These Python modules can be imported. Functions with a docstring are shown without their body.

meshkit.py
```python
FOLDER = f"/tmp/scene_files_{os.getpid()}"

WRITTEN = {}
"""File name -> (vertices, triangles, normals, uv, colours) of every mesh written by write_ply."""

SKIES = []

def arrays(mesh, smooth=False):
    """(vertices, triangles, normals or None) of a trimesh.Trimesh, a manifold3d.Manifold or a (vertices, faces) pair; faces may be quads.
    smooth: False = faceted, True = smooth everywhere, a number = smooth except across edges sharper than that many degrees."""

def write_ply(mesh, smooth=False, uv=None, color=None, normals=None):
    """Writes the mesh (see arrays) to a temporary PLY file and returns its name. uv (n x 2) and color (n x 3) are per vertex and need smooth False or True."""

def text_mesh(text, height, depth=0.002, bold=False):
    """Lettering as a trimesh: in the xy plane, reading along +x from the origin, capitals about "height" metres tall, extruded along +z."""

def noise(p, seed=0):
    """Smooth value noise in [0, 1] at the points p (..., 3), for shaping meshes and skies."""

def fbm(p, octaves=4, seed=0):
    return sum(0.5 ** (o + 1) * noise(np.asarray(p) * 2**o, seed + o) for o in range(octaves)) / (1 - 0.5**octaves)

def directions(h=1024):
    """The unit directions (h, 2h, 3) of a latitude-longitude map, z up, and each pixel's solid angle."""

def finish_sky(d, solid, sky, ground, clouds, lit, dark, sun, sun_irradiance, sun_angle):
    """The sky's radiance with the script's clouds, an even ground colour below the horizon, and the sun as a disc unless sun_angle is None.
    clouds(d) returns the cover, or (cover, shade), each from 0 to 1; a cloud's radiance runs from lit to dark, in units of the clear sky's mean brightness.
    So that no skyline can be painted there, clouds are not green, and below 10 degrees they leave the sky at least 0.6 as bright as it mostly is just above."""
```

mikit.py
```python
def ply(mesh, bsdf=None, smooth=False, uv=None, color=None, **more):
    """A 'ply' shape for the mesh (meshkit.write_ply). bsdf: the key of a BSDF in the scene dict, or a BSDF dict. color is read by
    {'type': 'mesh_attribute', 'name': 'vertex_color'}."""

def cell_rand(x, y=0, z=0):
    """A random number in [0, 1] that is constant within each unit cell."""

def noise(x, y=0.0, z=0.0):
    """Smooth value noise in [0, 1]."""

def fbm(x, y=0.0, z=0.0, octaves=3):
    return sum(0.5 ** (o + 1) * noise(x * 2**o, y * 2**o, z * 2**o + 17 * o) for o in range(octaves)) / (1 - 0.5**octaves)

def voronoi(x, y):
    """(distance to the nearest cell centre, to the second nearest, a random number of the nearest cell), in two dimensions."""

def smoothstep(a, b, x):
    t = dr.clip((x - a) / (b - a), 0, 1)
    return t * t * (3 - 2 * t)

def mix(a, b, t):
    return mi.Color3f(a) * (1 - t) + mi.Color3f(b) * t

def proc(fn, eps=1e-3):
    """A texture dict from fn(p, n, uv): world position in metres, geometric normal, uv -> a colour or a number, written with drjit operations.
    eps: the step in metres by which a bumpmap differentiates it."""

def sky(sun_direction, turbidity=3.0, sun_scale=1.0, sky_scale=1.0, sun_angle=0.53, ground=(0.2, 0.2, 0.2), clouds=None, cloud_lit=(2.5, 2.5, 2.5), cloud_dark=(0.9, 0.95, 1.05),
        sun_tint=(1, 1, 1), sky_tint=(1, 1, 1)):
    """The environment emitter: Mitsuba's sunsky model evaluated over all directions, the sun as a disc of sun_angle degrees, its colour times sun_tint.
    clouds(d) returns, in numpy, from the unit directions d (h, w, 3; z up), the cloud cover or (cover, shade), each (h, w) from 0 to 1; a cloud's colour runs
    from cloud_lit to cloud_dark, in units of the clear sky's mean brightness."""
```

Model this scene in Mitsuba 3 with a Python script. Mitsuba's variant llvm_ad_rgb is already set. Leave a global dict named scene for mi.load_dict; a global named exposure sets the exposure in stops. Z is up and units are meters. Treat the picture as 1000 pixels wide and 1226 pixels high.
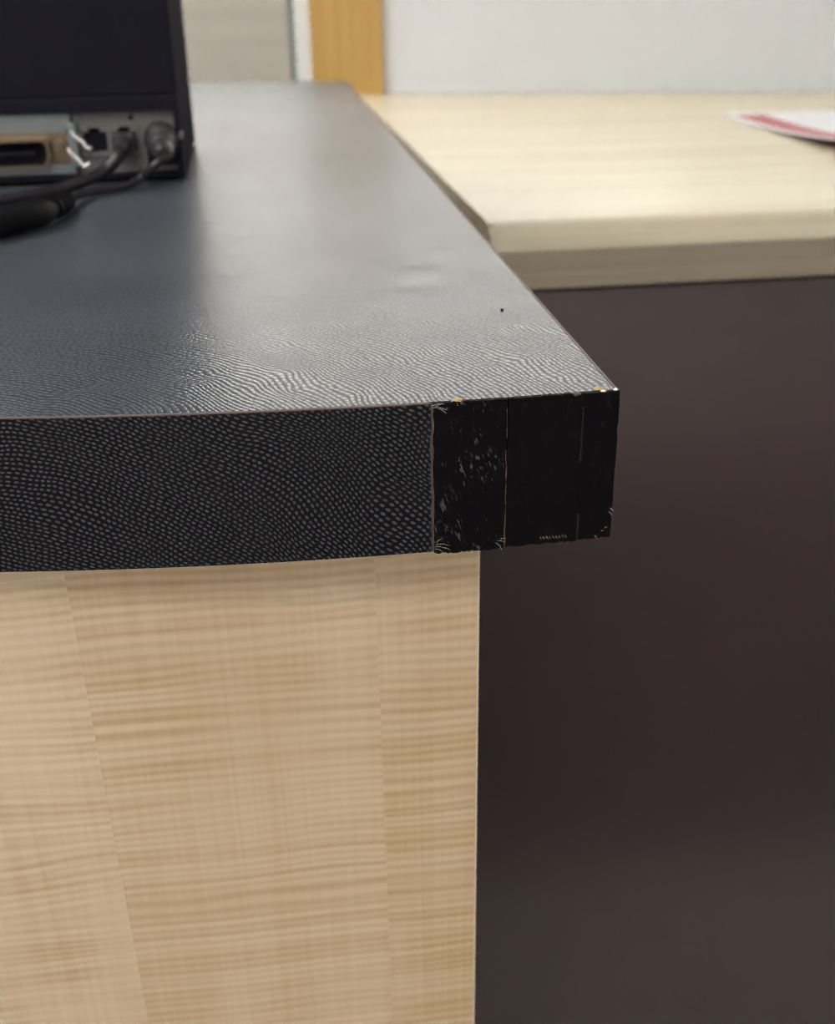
import math, random
import numpy as np, trimesh, drjit as dr, mitsuba as mi, mikit, meshkit
import manifold3d as m3
from mikit import noise, fbm, cell_rand, smoothstep, mix, proc
from shapely.geometry import Polygon, LineString

T = mi.ScalarTransform4f
scene, labels = {}, {}
rnd = random.Random(7)

# ------------------------------------------------------------------ camera, lights, exposure
CAM = [0.0, 0.0, 1.093]
FWD = np.array([0.1080, 0.8884, -0.4462])
UP = [0.0712, 0.4407, 0.8948]
scene['camera'] = {
    'type': 'thinlens', 'to_world': T().look_at(origin=CAM, target=(np.array(CAM) + FWD).tolist(), up=UP),
    'fov': math.degrees(2 * math.atan(500 / 1280.0)), 'fov_axis': 'x',
    'aperture_radius': 0.0012, 'focus_distance': 0.272, 'near_clip': 0.02, 'far_clip': 50.0}
exposure = 0.37
CEIL = 2.4
WHITE = np.array([1.0, 0.985, 0.965])
GLOW_LOW, GLOW_HIGH = 2.35, 0.85     # radiance of the added panes behind the dark worktop sheen: lower and upper row
# ceiling fixtures: key, x, y, half sizes of the lit face, turn in degrees, radiance, label
LAMPS = [('strip_light', -0.20, 1.42, 0.50, 0.030, -14.06, 5.0, 'long narrow strip light on the ceiling close to the wall behind the worktops'),
         ('tube_light', -0.20, -0.86, 0.60, 0.018, 0.0, 50.0, 'slim tube light on the ceiling nearer to the dark worktop'),
         ('tube_light_001', -0.20, -1.16, 0.60, 0.018, 0.0, 50.0, 'slim tube light on the ceiling farther from the dark worktop'),
         ('added_fill_panel', -1.2, 0.45, 0.60, 0.30, 90.0, 13.0, 'added unseen fill light panel on the ceiling left of the worktops'),  # this panel and the next two are added as fill
         ('added_fill_panel_001', 1.7, -0.2, 0.60, 0.30, 90.0, 0.6, 'added unseen fill light panel on the ceiling right of the worktops'),
         ('added_fill_panel_002', -0.6, -2.3, 0.60, 0.30, 0.0, 11.0, 'added unseen fill light panel on the ceiling far in front of the worktops')]


# ------------------------------------------------------------------ helpers
def mat(name, base, rough=0.5, spec=0.5, metal=0.0, bump=None, eps=2e-4, **more):
    b = {'type': 'principled', 'base_color': base if isinstance(base, dict) else {'type': 'rgb', 'value': list(base)},
         'roughness': rough, 'specular': spec, 'metallic': metal, **more}
    if spec is None:
        b.pop('specular')
        b['eta'] = 1.9
    if bump is not None:
        fn, sc = bump
        b = {'type': 'bumpmap', 'arbitrary': proc(fn, eps), 'scale': sc, 'bsdf': b}
    scene[name] = {'type': 'twosided', 'bsdf': b}
    return name


def put(key, mesh, m, label=None, cat=None, group=None, kind=None, smooth=30, **more):
    base, n = key, 0
    while key in scene:
        n += 1
        key = f'{base}_{n:03d}'
    scene[key] = mikit.ply(mesh, m, smooth=smooth, **more)
    tag(key, label, cat, group, kind)
    return key


def tag(key, label=None, cat=None, group=None, kind=None):
    d = {k: v for k, v in (('label', label), ('category', cat), ('group', group), ('kind', kind)) if v}
    if d:
        labels[key] = d


def tm(man):
    m = man.to_mesh()
    return trimesh.Trimesh(m.vert_properties[:, :3], m.tri_verts, process=False)


def man(mesh):
    return m3.Manifold(m3.Mesh(np.asarray(mesh.vertices, np.float32), np.asarray(mesh.faces, np.uint32)))


def mbox(x0, x1, y0, y1, z0, z1):
    return m3.Manifold.cube([x1 - x0, y1 - y0, z1 - z0]).translate([x0, y0, z0])


def rbox(x0, x1, y0, y1, z0, z1, r, seg=8):
    s = m3.Manifold.sphere(r, seg * 4)
    return m3.Manifold.batch_hull([s.translate([x, y, z]) for x in (x0 + r, x1 - r) for y in (y0 + r, y1 - r) for z in (z0 + r, z1 - r)])


def cbox(x0, x1, y0, y1, z0, z1, c):
    """A box with chamfered edges."""
    pts = []
    for x, sx in ((x0, 1), (x1, -1)):
        for y, sy in ((y0, 1), (y1, -1)):
            for z, sz in ((z0, 1), (z1, -1)):
                pts += [(x, y + sy * c, z + sz * c), (x + sx * c, y, z + sz * c), (x + sx * c, y + sy * c, z)]
    return m3.Manifold.hull_points(np.array(pts))


def extrude(poly, h):
    if isinstance(poly, (list, np.ndarray)):
        poly = Polygon(poly)
    ex = np.array(poly.exterior.coords)[:-1]
    if Polygon(ex).exterior.is_ccw is False:
        ex = ex[::-1]
    return m3.Manifold.extrude(m3.CrossSection([ex]), h)


def spline(pts, n=12):
    from scipy.interpolate import CubicSpline
    p = np.array(pts, float)
    t = np.r_[0, np.cumsum(np.linalg.norm(np.diff(p, axis=0), axis=1))]
    return CubicSpline(t, p)(np.linspace(0, t[-1], n * (len(p) - 1) + 1))


def tube(path, r, seg=14, caps=True):
    p = np.array(path, float)
    rs = np.full(len(p), r) if np.isscalar(r) else np.asarray(r, float)
    tan = np.gradient(p, axis=0)
    tan /= np.linalg.norm(tan, axis=1)[:, None]
    a = np.cross(tan[0], [0, 0, 1.0])
    if np.linalg.norm(a) < 1e-3:
        a = np.cross(tan[0], [1.0, 0, 0])
    a /= np.linalg.norm(a)
    ang = np.linspace(0, 2 * np.pi, seg, endpoint=False)
    v, f = [], []
    for i in range(len(p)):
        a = a - tan[i] * (a @ tan[i])
        a /= np.linalg.norm(a)
        b = np.cross(tan[i], a)
        v.append(p[i] + rs[i] * (np.cos(ang)[:, None] * a + np.sin(ang)[:, None] * b))
    for i in range(len(p) - 1):
        for k in range(seg):
            q = (k + 1) % seg
            f += [(i * seg + k, i * seg + q, (i + 1) * seg + q), (i * seg + k, (i + 1) * seg + q, (i + 1) * seg + k)]
    V = np.vstack(v)
    if caps:
        n0 = len(V)
        V = np.vstack([V, p[0], p[-1]])
        e = (len(p) - 1) * seg
        for k in range(seg):
            q = (k + 1) % seg
            f += [(n0, q, k), (n0 + 1, e + k, e + q)]
    return trimesh.Trimesh(V, np.array(f), process=False)


# ------------------------------------------------------------------ materials
Z0 = 1.0            # dark worktop surface
ZB = 0.9585         # its underside


def pebbles(a, b, ca, cb, row, pitch, wf, wa, joined=0.0):
    """Height of a pressed laminate relief: short raised dashes in rows that flow round a far centre."""
    wx = fbm(a * wf, b * wf, 3.1, octaves=2) - 0.5
    wy = fbm(a * wf, b * wf, 9.7, octaves=2) - 0.5
    if joined:
        wx, wy = wx + 0.22 * (noise(a * 190, b * 190, 5.0) - 0.5), wy + 0.22 * (noise(a * 190, b * 190, 8.0) - 0.5)
    a, b = a + wx * wa - ca, b + wy * wa - cb
    r, th = dr.sqrt(a * a + b * b), dr.atan2(b, a)
    k = dr.floor(r / row)
    fr = r / row - k - 0.5
    u = th * (k + 0.5) * row / pitch + 0.5 * (k - 2 * dr.floor(k / 2)) + 0.7 * cell_rand(k, 5, 1)
    c = dr.floor(u)
    fu = u - c - 0.5 + 0.16 * (cell_rand(c, k, 2) - 0.5)
    fr = fr + 0.2 * (cell_rand(c, k, 3) - 0.5)
    d = dr.square(fu / 0.45) + dr.square(fr / 0.34)
    dash = smoothstep(1.0, 0.0, d) * (0.6 + 0.4 * cell_rand(c, k, 4))
    if joined == 0.0:
        return dash
    ridge = smoothstep(1.0, 0.0, dr.square(fr / 0.46)) * (0.55 + 0.45 * noise(u * 0.6, k * 7.3, 2.0))
    return joined * ridge + (1 - joined) * dash


def h_top(p, n, uv):
    return pebbles(p.x, p.y, -0.097, 0.209, 0.00145, 0.0021, 62.0, 0.0062, 0.40)


def h_edge(p, n, uv):
    return pebbles(p.x, p.z, -0.0920, 0.874, 0.00118, 0.00168, 60.0, 0.0065)


def c_top(p, n, uv):
    g = 0.85 + 0.3 * noise(p.x * 30, p.y * 30, 2.0)
    return mix((0.025, 0.029, 0.038), (0.088, 0.097, 0.113), h_top(p, n, uv)) * g  # paler dashes also put glints of the relief into the colour


def c_edge(p, n, uv):
    return mix((0.0030, 0.0027, 0.0040), (0.085, 0.081, 0.090), h_edge(p, n, uv))




def w_top(p, n, uv):
    return 0.38 + 0.62 * smoothstep(0.05, 0.45, h_top(p, n, uv))


def relief(b):
    return {'type': 'bumpmap', 'arbitrary': proc(h_top, 1e-4), 'scale': 0.00009, 'bsdf': b}


# satin dashes over dull grooves
scene['m_top'] = {'type': 'twosided', 'bsdf': {
    'type': 'blendbsdf', 'weight': proc(w_top),
    'dull': relief({'type': 'principled', 'base_color': proc(c_top), 'roughness': 0.7, 'specular': 0.3}),
    'satin': relief({'type': 'principled', 'base_color': proc(c_top), 'roughness': 0.24, 'eta': 1.9})}}
mat('m_edge', proc(c_edge), 0.5, 0.25, bump=(h_edge, 0.00008), eps=1e-4)
mat('m_core', (0.30, 0.22, 0.13), 0.9, 0.2)
mat('m_seam', (0.13, 0.095, 0.085), 0.6, 0.3)
mat('m_under', (0.16, 0.12, 0.08), 0.8, 0.2)


def scuff(p):
    """Dry scratches and rubbed spots on the first taped piece."""
    x, z = p.x, p.z
    s = x * 0.94 + z * 0.34
    t = z * 0.94 - x * 0.34
    a = smoothstep(0.60, 0.80, fbm(s * 2300, t * 700, 4.0, octaves=2))
    b = smoothstep(0.52, 0.74, fbm(x * 420, z * 180, 8.0, octaves=3))
    near = smoothstep(0.0535, 0.047, x)
    return a * b * (0.12 + 0.88 * near)


def c_tape(p, n, uv):
    return mix((0.0040, 0.0026, 0.0042), (0.12, 0.115, 0.11), dr.minimum(scuff(p) * 0.65, 1.0))


def h_tape(p, n, uv):
    s = p.x * 0.80 + p.z * 0.6
    t = p.z * 0.80 - p.x * 0.6
    return 0.6 * fbm(s * 1900, t * 500, 1.0, octaves=2) + 0.5 * noise(p.x * 260, p.z * 200, 5.0)


mat('m_tape', proc(c_tape), 0.6, 0.1, bump=(h_tape, 0.00004), eps=2e-4)
mat('m_fibre', (0.34, 0.31, 0.26), 0.8, 0.2)
mat('m_chip_yellow', (0.40, 0.29, 0.10), 0.8, 0.2)
mat('m_chip_brown', (0.11, 0.085, 0.055), 0.8, 0.2)
mat('m_chip_white', (0.72, 0.70, 0.66), 0.7, 0.3)

SEAMS = (-0.0655, 0.0197)


def c_maple(p, n, uv):
    """Curly maple: leaves side by side, cross ripple, fine upright grain."""
    x, z = p.x, p.z
    leaf = dr.select(x < SEAMS[0], mi.Float(0), dr.select(x < SEAMS[1], mi.Float(1), mi.Float(2)))
    off = leaf * 13.7
    zz = z + 0.003 * (noise(x * 30, z * 18, off) - 0.5)
    ph = zz / 0.0034 + 2.6 * noise(x * 5 + off, zz * 70, off) + 0.5 * noise(x * 40, zz * 90, 3 + off)
    rip = 0.5 + 0.5 * dr.sin(2 * math.pi * ph)
    rip = 0.55 * smoothstep(0.1, 1.0, rip) + 0.45 * smoothstep(0.36, 0.70, noise(x * 7 + off, zz * 420, 5 + off))
    amp = smoothstep(0.15, 0.7, fbm(x * 34 + off, z * 22, 6 + off, octaves=2))
    grain = noise(x * 900 + off, z * 14, 2.0) * 0.6 + noise(x * 260 + off, z * 6, 4.0) * 0.4
    cloud = fbm(x * 26 + off, z * 9, 11.0, octaves=2)
    k = 0.56 * rip * (0.25 + 0.75 * amp) + 0.24 * (1 - grain) + 0.34 * (1 - cloud)
    k = k + dr.select(x < SEAMS[0], mi.Float(-0.10), dr.select(x < SEAMS[1], mi.Float(0.02), mi.Float(0.07)))
    return mix((0.77, 0.61, 0.425), (0.53, 0.345, 0.175), dr.clip(k, 0, 1))


mat('m_maple', proc(c_maple), 0.42, 0.4)
mat('m_maple_edge', (0.70, 0.62, 0.48), 0.45, 0.5)


def c_light(p, n, uv):
    g = fbm(p.x * 3.0, p.y * 120, p.z * 120, octaves=3)
    return mix((0.53, 0.475, 0.36), (0.465, 0.405, 0.29), smoothstep(0.3, 0.75, g))


def c_shaded_faces(p, n, uv):  # darker taupe carries part of the shade on front and end faces
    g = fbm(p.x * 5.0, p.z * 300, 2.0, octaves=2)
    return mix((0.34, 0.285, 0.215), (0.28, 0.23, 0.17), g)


mat('m_light', proc(c_light), 0.32, 0.5)
mat('m_shaded_faces', proc(c_shaded_faces), 0.5, 0.4)
mat('m_maroon', proc(lambda p, n, uv: mix((0.059, 0.038, 0.041), (0.066, 0.043, 0.046), fbm(p.x * 9, p.z * 9, 1.0))), 0.24, 1.0)
mat('m_gap', (0.02, 0.018, 0.018), 0.8, 0.2)
mat('m_wall', proc(lambda p, n, uv: mix((0.69, 0.705, 0.715), (0.73, 0.745, 0.755), fbm(p.x * 5, p.z * 5, p.y * 5))), 0.85, 0.2)
mat('m_white', (0.78, 0.78, 0.76), 0.5, 0.4)
mat('m_ceil', (0.82, 0.82, 0.81), 0.9, 0.1)


def c_floor(p, n, uv):
    return mix((0.40, 0.37, 0.33), (0.46, 0.43, 0.39), fbm(p.x * 25, p.y * 25, 1.0))


mat('m_floor', proc(c_floor), 0.6, 0.3)


def c_oak(p, n, uv):
    g = fbm(p.x * 160 + 0.5 * noise(p.z * 3, p.x * 8, 1), p.y * 160, p.z * 2.0, octaves=2)
    return mix((0.62, 0.385, 0.125), (0.52, 0.305, 0.09), g)


mat('m_dark_slab', proc(lambda p, n, uv: mix((0.020, 0.019, 0.021), (0.035, 0.033, 0.036), fbm(p.x * 300, p.y * 300, 1.0))), 0.95, 0.1)
mat('m_oak', proc(c_oak), 0.42, 0.4)


def c_door(p, n, uv):
    g = fbm(p.x * 2.0, p.y * 2.0, p.z * 55, octaves=2)
    return mix((0.515, 0.485, 0.425), (0.45, 0.42, 0.365), g)


mat('m_door', proc(c_door), 0.4, 0.4)
mat('m_seal', (0.24, 0.26, 0.24), 0.5, 0.4)
mat('m_box', (0.0150, 0.0140, 0.0210), 0.85, 0.05)
mat('m_box_dark', (0.006, 0.006, 0.008), 0.6, 0.3)
mat('m_cable', (0.013, 0.011, 0.014), 0.36, 0.5)
mat('m_cable_dark', (0.004, 0.0035, 0.005), 0.5, 0.15)
mat('m_plug', (0.032, 0.029, 0.032), 0.42, 0.5)
mat('m_void', (0.003, 0.003, 0.003), 0.8, 0.1)
mat('m_zinc', (0.26, 0.285, 0.28), 0.42, 0.5, metal=0.7)
mat('m_grey', (0.165, 0.155, 0.145), 0.5, 0.4)
mat('m_gold', (0.31, 0.235, 0.155), 0.28, 0.5, metal=0.95)
mat('m_steel', (0.80, 0.78, 0.76), 0.30, 0.6, metal=0.35)
mat('m_rubber', (0.006, 0.006, 0.007), 0.7, 0.2)
mat('m_lamp_rim', (0.80, 0.80, 0.78), 0.4, 0.5)

mat('m_worn', (0.075, 0.066, 0.054), 0.7, 0.2)
# ------------------------------------------------------------------ room
W0 = np.array([0.1516, 1.5395])                      # where wall, light worktop and oak casing meet
WD = np.array([0.5708, -0.1430]) / np.linalg.norm([0.5708, -0.1430])
WN = np.array([WD[1], -WD[0]])                       # into the room


def wallp(s, d):
    """Plan point s metres along the back wall, d metres out from it into the room."""
    return W0 + WD * s + WN * d


def wall_slab(s0, s1, d0, d1, z0, z1):
    q = np.array([wallp(s0, d0), wallp(s1, d0), wallp(s1, d1), wallp(s0, d1)])
    return tm(extrude(q, z1 - z0).translate([0, 0, z0]))


put('floor', tm(mbox(-3.5, 3.2, -3.2, 2.6, -0.05, 0)), 'm_floor', 'mottled brown floor of the office', kind='structure')
put('ceiling', tm(mbox(-3.5, 3.2, -3.2, 2.6, CEIL, CEIL + 0.05)), 'm_ceil', 'white ceiling', kind='structure')
put('wall_front', tm(mbox(-3.5, 3.2, -3.3, -3.2, 0, CEIL)), 'm_wall', 'white wall behind the viewer', kind='structure')
put('wall_left', tm(mbox(-3.6, -3.5, -3.2, 2.6, 0, CEIL)), 'm_wall', 'white left wall', kind='structure')
put('wall_right', tm(mbox(3.2, 3.3, -3.2, 2.6, 0, CEIL)), 'm_wall', 'white right wall', kind='structure')
ZW, ZR, ZT, SL, SR = 1.13, 1.40, 1.85, -1.05, 1.25         # added glowing panes: sill, rail, head, left and right end
back = [wall_slab(0.0, SR, -0.10, 0, 0, ZW), wall_slab(SR, 3.17, -0.10, 0, 0, CEIL), wall_slab(SL, SR, -0.10, 0, ZT, CEIL), wall_slab(-3.75, SL, -0.10, 0, 0, CEIL)]
put('wall_back', trimesh.util.concatenate(back), 'm_wall', 'off-white painted wall behind the pale worktop', kind='structure', smooth=False)
put('trim_1', wall_slab(-0.095, -0.0005, -0.09, 0.012, 0, ZW + 0.09), 'm_oak', 'orange oak upright post beside the white wall', kind='structure', smooth=False)
put('trim_2', wall_slab(-0.1165, -0.0955, -0.09, 0.006, 0, ZW + 0.09), 'm_white', 'narrow white upright strip left of the oak post', kind='structure', smooth=False)
put('door_1', wall_slab(SL + 0.003, -0.1285, -0.05, -0.006, 0.01, ZW - 0.004), 'm_door', 'grey beige half door with faint level grain', kind='structure', smooth=False)
put('door_1__edge_seal', wall_slab(-0.1283, -0.1168, -0.05, -0.008, 0.01, ZW - 0.004), 'm_seal', 'grey green seal strip', smooth=False)

COLS = [SL, -0.50, -0.01, 0.42, 0.84, SR]
wf = man(wall_slab(SL + 0.0005, SR - 0.0005, -0.06, -0.002, ZW, ZT - 0.0005))
n = 0
for a, b in zip(COLS[:-1], COLS[1:]):
    far = 1.0 if b < 0 else 0.78 if b < 0.5 else 0.45      # added glow set weaker to the right to tame the pale worktop
    for z0, z1, rad in ((ZW + 0.012, ZR - 0.006, GLOW_LOW * far), (ZR + 0.006, ZT - 0.02, GLOW_HIGH * far)):
        wf -= man(wall_slab(a + 0.006, b - 0.006, -0.2, 0.2, z0, z1))
        scene['added_glow_1__pane' + (f'_{n:03d}' if n else '')] = mikit.ply(
            wall_slab(a + 0.0062, b - 0.0062, -0.030, -0.024, z0 + 0.0002, z1 - 0.0002), 'm_white', smooth=False,
            emitter={'type': 'area', 'radiance': {'type': 'rgb', 'value': [rad, rad * 0.95, rad * 0.86]}})
        n += 1
put('added_glow_1', tm(wf), 'm_white', 'added unseen glowing panes in a white frame, made for the sheen on the dark worktop', kind='structure', smooth=False)  # added glow source, mirrored in the dark worktop

for k, x, y, hx, hy, turn, rad, text in LAMPS:
    tag(k, text, 'ceiling light')
    at = lambda m: tm(m.rotate([0, 0, turn]).translate([x, y, 0]))
    fr = mbox(-hx - .02, hx + .02, -hy - .02, hy + .02, CEIL - .014, CEIL - 0.0003) - mbox(-hx, hx, -hy, hy, CEIL - .03, CEIL - .006)
    put(k + '__frame', at(fr), 'm_lamp_rim', smooth=False)
    scene[k + '__diffuser'] = mikit.ply(at(mbox(-hx, hx, -hy, hy, CEIL - .012, CEIL - .0065)), 'm_lamp_rim', smooth=False,
                                        emitter={'type': 'area', 'radiance': {'type': 'rgb', 'value': (WHITE * rad).tolist()}})


put('added_dark_slab', tm(cbox(-1.3, 2.2, -1.15, 0.26, 0.0002, 0.012, 0.003)), 'm_dark_slab', 'added unseen dark slab on the floor, made to darken the maroon panel reflection', 'added dark slab')  # added out of view to darken what the maroon panel reflects


# ------------------------------------------------------------------ dark worktop
def yfront(x):
    """The gently bowed front of the dark worktop."""
    d = np.maximum(x, -0.16) - 0.04
    return 0.2440 + 0.62 * d * d + np.where(x < -0.16, (-0.16 - x) * 0.248, 0)


XR, XF, YF = 0.0813, 0.0780, 1.1838            # near right corner x, far right corner
XL = -0.60


def front_line(x0, x1, off, n):
    x = np.linspace(x0, x1, n)
    return np.stack([x, yfront(x) + off], 1)


def strip(x0, x1, o0, o1, z0, z1, nx=40, nz=1, jag=None, sag=0.0):
    """A thin curved slab on the front edge from x0 to x1, between offsets o0 (outer) and o1, with ragged outlines if asked."""
    us, ws = np.linspace(0, 1, nx + 1), np.linspace(0, 1, nz + 1)
    V = np.zeros((2, nx + 1, nz + 1, 3))
    for i, u in enumerate(us):
        for j, w in enumerate(ws):
            xa, xb, za, zb = x0, x1, z0, z1
            if jag:
                jl, jr, jb, jt, seed = jag
                q = meshkit.noise(np.array([[w * 26, 1.3, seed], [w * 26, 5.3, seed], [u * 30, 9.1, seed], [u * 30, 13.7, seed]])) - 0.5
                xa, xb, za, zb = xa + q[0] * jl, xb + q[1] * jr, za + q[2] * jb, zb + q[3] * jt
            x = xa + (xb - xa) * u
            za = za - sag * min(max(x1 - x, 0), 0.16)
            z = za + (zb - za) * w
            V[0, i, j] = (x, yfront(x) + o0, z)
            V[1, i, j] = (x, yfront(x) + o1, z)
    idx = np.arange(2 * (nx + 1) * (nz + 1)).reshape(2, nx + 1, nz + 1)
    f = []
    for i in range(nx):
        for j in range(nz):
            a, b, c, d = idx[0, i, j], idx[0, i + 1, j], idx[0, i + 1, j + 1], idx[0, i, j + 1]
            f += [(a, b, c), (a, c, d)]
            a, b, c, d = idx[1, i, j], idx[1, i + 1, j], idx[1, i + 1, j + 1], idx[1, i, j + 1]
            f += [(a, c, b), (a, d, c)]
    for i in range(nx):
        for j, s in ((0, 1), (nz, -1)):
            a, b, c, d = idx[0, i, j], idx[0, i + 1, j], idx[1, i + 1, j], idx[1, i, j]
            f += [(a, d, c)[::s], (a, c, b)[::s]]
    for j in range(nz):
        for i, s in ((0, 1), (nx, -1)):
            a, b, c, d = idx[0, i, j], idx[0, i, j + 1], idx[1, i, j + 1], idx[1, i, j]
            f += [(a, b, c)[::s], (a, c, d)[::s]]
    return trimesh.Trimesh(V.reshape(-1, 3), np.array(f), process=False)


tag('dark_worktop', 'blue-black pebbled laminate worktop with a worn taped front corner', 'countertop')
FL = front_line(XL, XR - 0.0012, 0.0012, 60)
outline = np.vstack([FL, [[XF - 0.0012, YF], [XL, 1.363]]])
put('dark_worktop__core', tm(extrude(outline, Z0 - ZB - 0.0009).translate([0, 0, ZB])), 'm_core')
top_outline = np.vstack([front_line(XL, XR - 0.0010, 0.0008, 60), [[XF - 0.001, YF], [XL, 1.363]]])
put('dark_worktop__top_laminate', tm(extrude(top_outline, 0.0009).translate([0, 0, Z0 - 0.0009])), 'm_top', smooth=False)
XS = 0.0333                                     # where the edge strip breaks off
put('dark_worktop__edge_strip', strip(XL, XS, 0.0, 0.0012, ZB, Z0 - 0.0004, 120, 6, jag=(0, 0.0007, 0, 0, 2.0), sag=0.010), 'm_edge', 'front edge strip with rows of small raised dashes', smooth=False)
put('dark_worktop__edge_seam', strip(XL, XS, 0.0001, 0.0008, Z0 - 0.0004, Z0 - 0.00005, 120, 1), 'm_seam', 'thin brown seam along the top of the edge strip', smooth=False)
put('dark_worktop__broken_end', strip(XS - 0.0001, XS + 0.0006, -0.0001, 0.0012, ZB + 0.0002, Z0 - 0.0006, 3, 40, jag=(0.0007, 0.0005, 0, 0, 4.0)), 'm_worn', 'pale worn broken end of the edge strip', smooth=False)
side = np.array([[XR - 0.0011, yfront(XR) + 0.0012], [XR, yfront(XR) + 0.0012], [XF, YF], [XF - 0.0011, YF]])
put('dark_worktop__side_strip', tm(extrude(side, Z0 - 0.0003 - ZB).translate([0, 0, ZB])), 'm_edge', smooth=False)
seam_s = np.array([[XR - 0.0008, yfront(XR) + 0.0014], [XR - 0.0001, yfront(XR) + 0.0014], [XF - 0.0001, YF], [XF - 0.0008, YF]])
put('dark_worktop__side_seam', tm(extrude(seam_s, 0.00025).translate([0, 0, Z0 - 0.0003])), 'm_seam', smooth=False)
# tape
mat('m_crease', (0.017, 0.014, 0.015), 0.6, 0.2)
X1, X2, X3 = 0.0527, 0.0721, 0.0815
put('dark_worktop__black_tape', strip(XS + 0.0008, X1 - 0.0002, -0.0001, 0.0012, ZB - 0.0006, Z0 - 0.0001, 40, 30, jag=(0.0006, 0.0005, 0.0006, 0.0004, 11.0)), 'm_tape', 'scuffed piece of black tape next to the edge strip', smooth=False)
put('dark_worktop__black_tape', strip(X1 + 0.0002, X2 + 0.0003, -0.0001, 0.0012, ZB - 0.0002, Z0 - 0.0001, 40, 30, jag=(0.0003, 0.0003, 0.0006, 0.0004, 14.0)), 'm_tape', 'clean middle piece of black tape', smooth=False)
put('dark_worktop__black_tape', strip(X2, X3, -0.00025, 0.0012, ZB + 0.0001, Z0 - 0.0001, 24, 30, jag=(0.0002, 0.0005, 0.0006, 0.0004, 17.0)), 'm_tape', 'narrow piece of black tape at the corner', smooth=False)
put('dark_worktop__glue_line', strip(X1 - 0.0004, X1 + 0.0004, 0.0003, 0.0013, ZB, ZB + 0.023, 2, 30, jag=(0.0005, 0.0005, 0, 0.0, 21.0)), 'm_chip_brown', 'brown glue line in the gap between two tape pieces', smooth=False)

put('dark_worktop__tape_crease', strip(0.0718, 0.0722, -0.0006, 0.0, ZB + 0.023, Z0 - 0.0035, 2, 24, jag=(0.0007, 0.0004, 0, 0, 31.0)), 'm_crease', 'faint pale crease in the tape', smooth=False)
put('dark_worktop__tape_crease', strip(0.0721, 0.0725, -0.0006, 0.0, ZB + 0.0008, ZB + 0.008, 2, 16, jag=(0.0006, 0.0003, 0, 0, 33.0)), 'm_crease', 'faint pale crease in the tape', smooth=False)


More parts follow.
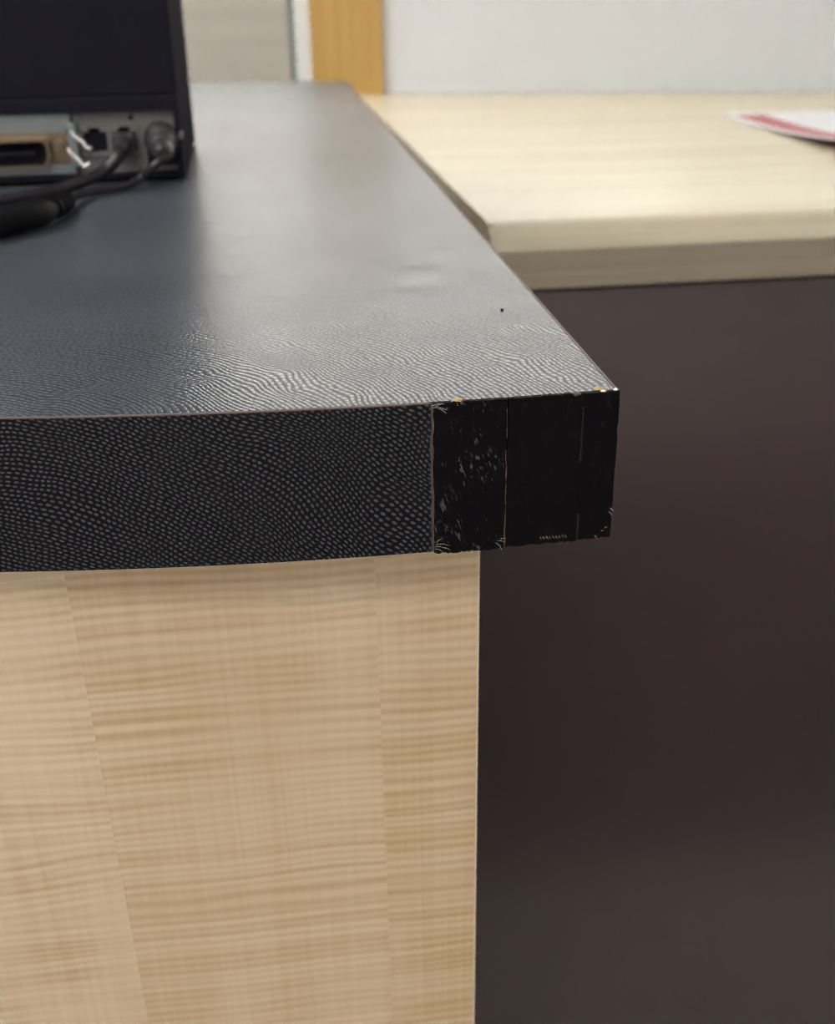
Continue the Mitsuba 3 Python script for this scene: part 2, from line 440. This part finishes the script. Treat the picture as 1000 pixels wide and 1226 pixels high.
def chip(x, y, z, sx, sy, sz, m, label, seed):
    s = trimesh.creation.icosphere(2)
    v = s.vertices * (0.7 + 0.6 * meshkit.noise(s.vertices * 2.3 + seed)[:, None]) * [sx, sy, sz]
    put('dark_worktop__core_chip', trimesh.Trimesh(v + [x, y, z], s.faces, process=False), m, label, smooth=40)


chip(0.0400, yfront(0.04) + 0.0010, Z0 - 0.0001, 0.0014, 0.0010, 0.0004, 'm_chip_yellow', 'yellow chip of bare core by the broken end', 1)
chip(0.0765, yfront(0.0765) + 0.0020, Z0 - 0.0001, 0.0013, 0.0011, 0.0005, 'm_chip_yellow', 'yellow chip of bare core by the corner', 2)
chip(0.0700, yfront(0.070) + 0.0004, Z0 - 0.0004, 0.0019, 0.0006, 0.0005, 'm_chip_brown', 'grey brown chip along the top edge', 3)
chip(0.0773, yfront(0.0773) + 0.0003, Z0 - 0.0001, 0.0008, 0.0005, 0.0004, 'm_chip_white', 'white chip near the corner', 4)
chip(0.0806, yfront(0.0806) + 0.0006, Z0 - 0.0003, 0.0006, 0.0006, 0.0007, 'm_chip_white', 'white bare tip of the corner', 5)

fib = []


def fibre(x, z, dx, dz, r=0.00008, out=0.0006):
    a = np.array([x, yfront(x) - 0.0002, z])
    fib.append(tube([a, a + [dx * .5, -out * .4, dz * .5 + abs(dx) * .1], a + [dx, -out, dz]], [r, r * .9, r * .4], 6))


for x, z, dx, dz in ((0.0809, 0.9672, 0.0010, -0.0007), (0.0808, 0.9660, 0.0008, -0.0008), (0.0812, 0.9668, 0.0006, -0.0003),
                     (0.0512, 0.9592, 0.0007, -0.0016), (0.0502, 0.9598, 0.0012, -0.0009), (0.0515, 0.9608, 0.0014, 0.0004), (0.0508, 0.9604, 0.0016, -0.0002),
                     (0.0342, 0.9600, 0.0028, -0.0005), (0.0344, 0.9606, 0.0034, -0.0002), (0.0341, 0.9594, 0.0020, -0.0007), (0.0345, 0.9613, 0.0012, 0.0012), (0.0366, 0.9596, 0.0014, -0.0006),
                     (0.0335, 0.9992, 0.0030, 0.0006), (0.0338, 0.9988, 0.0034, -0.0006), (0.0345, 0.9990, 0.0022, 0.0009), (0.0352, 0.9985, 0.0020, -0.0012),
                     (0.0772, 0.9594, 0.0009, -0.0010), (0.0789, 0.9605, 0.0005, 0.0004), (0.0800, 0.9614, 0.0004, 0.0005)):
    fibre(x, z, dx, dz)
for i in range(9):
    fibre(0.0622 + i * 0.00085, 0.9603 + 0.0003 * rnd.random(), 0.0004, -0.0007, 0.00007, 0.0002)
put('dark_worktop__frayed_fibres', trimesh.util.concatenate(fib), 'm_fibre', 'pale frayed threads along the tape edges', kind='stuff', smooth=True)

crumb = trimesh.creation.icosphere(2, 0.00055)
crumb.vertices *= [1.0, 1.5, 0.6]
crumb.apply_translation([0.0666, 0.3205, Z0 + 0.0003])
put('dark_crumb', crumb, 'm_void', 'tiny dark crumb lying on the worktop near its right edge', 'crumb')

# ------------------------------------------------------------------ maple cabinet
YP, XP = 0.2650, 0.0502
tag('maple_cabinet', 'curly maple veneered cabinet under the dark worktop', 'cabinet')
put('maple_cabinet__front_panel', tm(cbox(XL, XP - 0.0004, YP, YP + 0.018, 0.0, ZB - 0.0026, 0.0004)), 'm_maple', smooth=False)
put('maple_cabinet__edge_banding', tm(rbox(XP - 0.0010, XP, YP + 0.0001, YP + 0.0179, 0.0, ZB - 0.0026, 0.0004, 3)), 'm_maple_edge', 'thin pale banding on the panel edge', smooth=40)
put('maple_cabinet__side_panel', tm(mbox(XP - 0.019, XP - 0.001, YP + 0.0185, 1.14, 0.0, ZB - 0.0026)), 'm_maple', smooth=False)

# ------------------------------------------------------------------ light worktop and maroon counter
ZL, TL = 0.955, 0.0405
YN = 0.6585
XA, XB = 0.1300, 0.1160        # left end near, far


def nose_profile():
    r = 0.026
    a = np.linspace(math.pi - 0.4155, math.pi / 2, 12)
    arc = [(YN - 0.0019 + r + r * math.cos(t), ZL - r + r * math.sin(t)) for t in a]
    return arc


prof = nose_profile() + [(1.75, ZL), (1.75, ZL - 0.030), (YN + 0.03, ZL - 0.030), (YN + 0.03, ZL - 0.0165), (YN + 0.0003, ZL - 0.0165)]
lw = m3.Manifold.extrude(m3.CrossSection([np.array(prof)[::-1]]), 1.6)
lw = lw.transform(np.array([[0, 0, 1, 0.05], [1, 0, 0, 0], [0, 1, 0, 0]], float))
cut = np.array([[XA, 0.5], [2.2, 0.5], wallp(1.7, 0.0005), wallp(-0.0375, 0.013), [XB - 0.0002, 1.53]])
cut[2] = wallp(1.7, 0.0005)
plan = Polygon([[XA + 0.0025, 0.5], [1.6, 0.5], wallp(1.5, 0.001), wallp(0.0, 0.001), wallp(0.0, 0.0125), wallp(-0.034, 0.0125)])
slab = m3.Manifold.extrude(m3.CrossSection([np.array(plan.exterior.coords)[:-1]], m3.FillRule.NonZero), 0.2).translate([0, 0, ZL - 0.1])
tag('pale_worktop', 'pale maple laminate worktop with a rounded nose along the white wall', 'countertop')
put('pale_worktop__top', tm(lw ^ slab), 'm_light', smooth=25)
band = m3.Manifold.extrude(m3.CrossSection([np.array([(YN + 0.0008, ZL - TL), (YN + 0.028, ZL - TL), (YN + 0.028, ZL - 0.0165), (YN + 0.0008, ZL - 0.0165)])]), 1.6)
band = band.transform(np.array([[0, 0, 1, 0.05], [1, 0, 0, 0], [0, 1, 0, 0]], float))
put('pale_worktop__shaded_front', tm(band ^ slab), 'm_shaded_faces', 'front face under the rounded nose, part of its shade put into darker taupe', smooth=25)
left_face = np.array([[XA, YN + 0.012], [XA + 0.0025, YN + 0.012], [XB + 0.0028, 1.50], [XB + 0.0003, 1.50]])
put('pale_worktop__shaded_end', tm(extrude(left_face, 0.030).translate([0, 0, ZL - 0.031])), 'm_shaded_faces', 'left end face with its shade put into the grey brown colour', smooth=False)  # end face darkened by colour in place of shade

ZM = ZL - TL - 0.0022
tag('maroon_counter', 'dark maroon laminate counter under the pale worktop', 'cabinet')
put('maroon_counter__front_panel', tm(cbox(0.085, 1.5, 0.6625, 0.6805, 0.0, ZM, 0.0012)), 'm_maroon', smooth=False)
put('maroon_counter__carcass', tm(mbox(0.13, 1.45, 0.681, 0.98, 0.0, ZL - TL - 0.0001)), 'm_gap', smooth=False)

# leaflet with a curling near edge
nu, nv = 16, 40
us, vs = np.linspace(0, 0.21, nu + 1), np.linspace(0, 0.295, nv + 1)
P = np.zeros((nu + 1, nv + 1, 3))
o, ex, ey = np.array([0.4850, 1.1884]), np.array([0.998, -0.06]), np.array([-0.050, -0.9987])
for i, u in enumerate(us):
    for j, v in enumerate(vs):
        q = o + ex * u + ey * v
        P[i, j] = (q[0], q[1], ZL + 0.0006 + 0.20 * max(v - 0.07, 0) ** 2 * (1 - 0.5 * u / 0.21))
idx = np.arange((nu + 1) * (nv + 1)).reshape(nu + 1, nv + 1)
q4 = np.stack([idx[:-1, :-1], idx[:-1, 1:], idx[1:, 1:], idx[1:, :-1]], -1).reshape(-1, 4)
tri = np.vstack([q4[:, [0, 1, 2]], q4[:, [0, 2, 3]]])
n = P.size // 3
Vp = np.vstack([P.reshape(-1, 3), P.reshape(-1, 3) + [0, 0, 0.0003]])
rim = np.r_[idx[:, 0], idx[-1, 1:], idx[-2::-1, -1], idx[0, -2:0:-1]]
rf = [(a, b, b + n) for a, b in zip(rim, np.roll(rim, -1))] + [(a, b + n, a + n) for a, b in zip(rim, np.roll(rim, -1))]
sheet = trimesh.Trimesh(Vp, np.vstack([tri, tri[:, ::-1] + n, np.array(rf)]), process=False)


def c_leaflet(p, n, uv):
    x, y = p.x - float(o[0]), p.y - float(o[1])
    u = x * float(ex[0]) + y * float(ex[1])
    v = x * float(ey[0]) + y * float(ey[1])
    inside = smoothstep(0.0105, 0.0125, u) * smoothstep(0.045, 0.041, u) * smoothstep(0.016, 0.018, v)
    return mix((0.60, 0.60, 0.63), (0.36, 0.085, 0.085), inside)


mat('m_leaflet', proc(c_leaflet), 0.4, 0.4)
put('leaflet', sheet, 'm_leaflet', 'white leaflet with a red stripe, its near edge curling up off the pale worktop', 'leaflet', smooth=False)

# ------------------------------------------------------------------ till printer box
PB = np.array([-0.0424, 0.5940, 1.0])
DL = np.array([-0.9998, -0.0180, 0.0])      # to the left along its back
DO = np.array([0.0180, -0.9998, 0.0])       # out of its back, to the viewer
FR = np.array([np.append(DL, 0), np.append(DO, 0), [0, 0, 1, 0]])[:, :3].T


def loc(m):
    """From box coordinates (left, out, up) to the world; the frame is right-handed for (left, -in, up)."""
    if isinstance(m, m3.Manifold):
        return m.transform(np.c_[FR, PB])
    m = m.copy()
    m.vertices = m.vertices @ FR.T + PB
    return m


def lp(u, d, h):
    return PB + FR @ np.array([u, d, h])


BU, BW, BD, BH = 0.0052, 0.150, 0.140, 0.215
FT = 0.0018
tag('till_printer', 'black till printer box with metal ports in its back, standing on the dark worktop', 'printer')
put('till_printer__upper_shell', tm(loc(rbox(BU, BW, -BD, 0, 0.0425, BH, 0.0012, 4))), 'm_box')
low = rbox(BU + 0.0003, BW, -BD, 0.0006, FT, 0.0418, 0.001, 4) - mbox(0.0082, BW - 0.008, -0.006, 0.02, 0.0045, 0.0348)
put('till_printer__lower_shell', tm(loc(low)), 'm_box', smooth=30)
put('till_printer__shell_joint', tm(loc(mbox(BU + 0.0012, BW - 0.0012, -BD + 0.002, -0.0012, 0.0416, 0.0427))), 'm_box_dark', smooth=False)
for u in (0.016, BW - 0.016):
    for d in (-0.014, -BD + 0.014):
        ft = m3.Manifold.cylinder(FT + 0.0004, 0.0075, 0.007, 32).translate([u, d, 0.0])
        put('till_printer__foot', tm(loc(ft)), 'm_rubber')
put('till_printer__side_latch', tm(loc(rbox(BU - 0.0004, BU + 0.0012, -0.006, 0.0008, 0.0205, 0.0240, 0.0005, 3))), 'm_grey', 'small grey latch on the right frame')

# port plates
screw = m3.Manifold.cylinder(0.02, 0.0013, 0.0013, 20, True).rotate([90, 0, 0])
jack_hole = mbox(0.0275, 0.0557, -0.02, 0.02, 0.0134, 0.0275)
pr = mbox(0.0084, 0.0593, -0.006, -0.0045, 0.0047, 0.0346) - screw.translate([0.0302, 0, 0.0312]) - jack_hole
put('till_printer__port_plate', tm(loc(pr)), 'm_grey', 'grey plate around the round and square ports', smooth=False)
put('till_printer__screw_hole', tm(loc(m3.Manifold.cylinder(0.001, 0.0014, 0.0014, 20).rotate([90, 0, 0]).translate([0.0302, -0.0052, 0.0312]))), 'm_void')
pz = cbox(0.0605, BW - 0.0084, -0.006, -0.0035, 0.0047, 0.0346, 0.0003) - mbox(0.071, 0.131, -0.02, 0.02, 0.0100, 0.0225)
put('till_printer__interface_card', tm(loc(pz)), 'm_zinc', 'galvanised plate around the wide connector', smooth=False)
# wide parallel connector
cn = 'till_printer__parallel_connector'


def dshape(u0, u1, h0, h1, k):
    c = m3.CrossSection([np.array([(u0, h0 + k), (u0 + k * .6, h0), (u1 - k * .6, h0), (u1, h0 + k), (u1, h1 - k * .4), (u1 - k * .4, h1), (u0 + k * .4, h1), (u0, h1 - k * .4)])])
    return c.offset(0.0012, m3.JoinType.Round, 2, 24)


def ext_out(cs, d0, d1):
    return m3.Manifold.extrude(cs, d1 - d0).transform(np.array([[1, 0, 0, 0], [0, 0, 1, d0], [0, 1, 0, 0]], float))


def fix(m):
    """Turn a mesh right side out."""
    t = tm(m) if isinstance(m, m3.Manifold) else m
    if t.volume < 0:
        t.invert()
    return t


outer, inner = dshape(0.0730, 0.1290, 0.0108, 0.0222, 0.0035), dshape(0.0742, 0.1278, 0.0119, 0.0211, 0.0032)
put(cn, fix(loc(ext_out(outer - inner, -0.0045, 0.0045))), 'm_gold', 'gold shell of the wide connector')
put(cn + '__flange', fix(loc(cbox(0.0632, 0.1388, -0.0035, -0.0028, 0.0098, 0.0256, 0.0002) - ext_out(inner, -0.01, 0.01))), 'm_gold', smooth=False)
put(cn + '__contact_bar', fix(loc(mbox(0.0790, 0.1230, -0.010, -0.001, 0.0152, 0.0170))), 'm_box_dark', smooth=False)
put(cn + '__slot', fix(loc(mbox(0.0725, 0.1295, -0.013, -0.0105, 0.0105, 0.0225))), 'm_void', smooth=False)
nut = m3.Manifold.cylinder(0.0035, 0.0024, 0.0024, 6).rotate([-90, 0, 0])
for u in (0.0668, 0.1352):
    s = nut.translate([u, -0.003, 0.0195])
    put(cn + '__jack_nut', fix(loc(s)), 'm_gold', smooth=False)
# wire clips of the connector and their posts
for h, pts in ((0, [(0.0600, 0.001, 0.0258), (0.0575, 0.006, 0.0242), (0.0530, 0.0115, 0.0212), (0.0500, 0.0165, 0.0196), (0.0492, 0.0172, 0.0200)]),
               (1, [(0.0630, -0.002, 0.0178), (0.0604, 0.006, 0.0157), (0.0560, 0.0125, 0.0130), (0.0530, 0.0170, 0.0112), (0.0512, 0.0160, 0.0128)])):
    put('till_printer__wire_clip', loc(tube(spline(pts, 6), 0.0009, 10)), 'm_steel', 'bright bent wire clip', smooth=True)
put('till_printer__clip_bracket', fix(loc(cbox(0.0575, 0.0625, -0.004, 0.0012, 0.0085, 0.0300, 0.0006))), 'm_zinc', 'upright metal bracket between the plates', smooth=False)
# two square sockets
put('till_printer__socket_frame', fix(loc(cbox(0.0268, 0.0562, -0.012, -0.0025, 0.0128, 0.0280, 0.0004)
    - mbox(0.0432, 0.0552, -0.010, 0.01, 0.0152, 0.0252) - mbox(0.0462, 0.0522, -0.010, 0.01, 0.0240, 0.0272)
    - mbox(0.0282, 0.0402, -0.010, 0.01, 0.0152, 0.0252) - mbox(0.0312, 0.0372, -0.010, 0.01, 0.0240, 0.0272))), 'm_grey', 'grey metal frame of the two square sockets', smooth=False)
for u in (0.0432, 0.0282):
    put('till_printer__socket_void', fix(loc(mbox(u, u + 0.012, -0.0108, -0.0101, 0.0152, 0.0268))), 'm_void', smooth=False)
# round power socket
put('till_printer__power_socket', fix(loc((m3.Manifold.cylinder(0.0030, 0.0088, 0.0088, 48) - m3.Manifold.cylinder(0.01, 0.0062, 0.0062, 48, True)).rotate([-90, 0, 0]).translate([0.0159, -0.0048, 0.0203]))), 'm_box_dark', 'round dark power socket')
put('till_printer__power_block', fix(loc(cbox(0.0086, 0.0240, -0.0052, -0.0040, 0.0070, 0.0210, 0.0004))), 'm_box_dark', smooth=False)

# ------------------------------------------------------------------ cables
tag('data_cable', 'thicker dark cable plugged into the square socket of the till printer', 'cable')
pl = rbox(0.0287, 0.0397, -0.008, 0.0105, 0.0155, 0.0250, 0.0009, 4)
put('data_cable__plug', fix(loc(pl)), 'm_plug', 'dark grey square plug')
bt = [lp(0.0342, 0.008, 0.0205), lp(0.0342, 0.014, 0.0198), lp(0.0350, 0.020, 0.0178)]
put('data_cable__boot', tube(spline(bt, 6), np.linspace(0.0048, 0.0036, 13), 18), 'm_plug', smooth=40)
path = [lp(0.0344, 0.016, 0.0192), lp(0.0362, 0.0222, 0.0158), (-0.0824, 0.5702, 1.0116), (-0.0893, 0.5650, 1.0080), (-0.0956, 0.5585, 1.0062), (-0.1008, 0.5544, 1.0050),
        (-0.1142, 0.5400, 1.0042), (-0.1281, 0.5295, 1.0040), (-0.150, 0.520, 1.0034), (-0.19, 0.512, 1.0032), (-0.27, 0.525, 1.0032), (-0.40, 0.56, 1.0032), (-0.56, 0.62, 1.0032)]
put('data_cable__cord', tube(spline(path, 10), 0.0030, 16), 'm_cable', smooth=40)

tag('power_cable', 'thin dark cable on the round plug running into a thick black joint', 'cable')
ax = np.array([[0.0155, -0.002, 0.0205], [0.0150, 0.006, 0.0203], [0.0142, 0.016, 0.0190], [0.0132, 0.0265, 0.0166]])
c4 = spline(ax, 16)
t = np.linspace(0, 1, len(c4))
rad = np.interp(t, [0, .18, .19, .34, .35, .44, .45, .60, .61, .68, .69, .90, 1.0], [.0080, .0080, .0072, .0072, .0078, .0078, .0066, .0064, .0068, .0066, .0056, .0048, .0036])
put('power_cable__plug', loc(tube(c4, rad, 32)), 'm_plug', 'round stepped power plug', smooth=40)
path = [lp(0.0133, 0.0255, 0.0168), lp(0.0148, 0.0292, 0.0147), lp(0.0190, 0.0306, 0.0113), (-0.0667, 0.5668, 1.0066), (-0.0720, 0.5636, 1.0040), (-0.0824, 0.5574, 1.0028), (-0.0936, 0.5385, 1.0038), (-0.0962, 0.518, 1.0052), (-0.0975, 0.505, 1.0055)]
put('power_cable__cord', tube(spline(path, 10), 0.0021, 14), 'm_cable', smooth=40)
body = spline([(-0.0960, 0.513, 1.0055), (-0.0984, 0.4895, 1.0062), (-0.1050, 0.474, 1.0066), (-0.1135, 0.4630, 1.0066), (-0.1260, 0.4480, 1.0066), (-0.145, 0.430, 1.0066)], 10)
t = np.linspace(0, 1, len(body))
rr = np.interp(t, [0, .02, .24, .27, .34, .80, .9, 1], [.0026, .0030, .0036, .0052, .0060, .0064, .0050, .0030])
put('power_cable__joint', tube(body, rr, 24), 'm_cable_dark', 'thick black moulded joint', smooth=40)
for i in range(4):
    k = 1 + i * 3
    d = body[k + 1] - body[k]
    d /= np.linalg.norm(d)
    put('power_cable__relief_ring', tube([body[k] - d * 0.0008, body[k] + d * 0.0008], 0.0048, 24), 'm_cable_dark', smooth=40)
tail = spline([(-0.143, 0.432, 1.0060), (-0.165, 0.418, 1.0035), (-0.21, 0.41, 1.0024), (-0.32, 0.43, 1.0024), (-0.55, 0.50, 1.0024)], 10)
put('power_cable__cord', tube(tail, 0.0023, 14), 'm_cable', smooth=40)
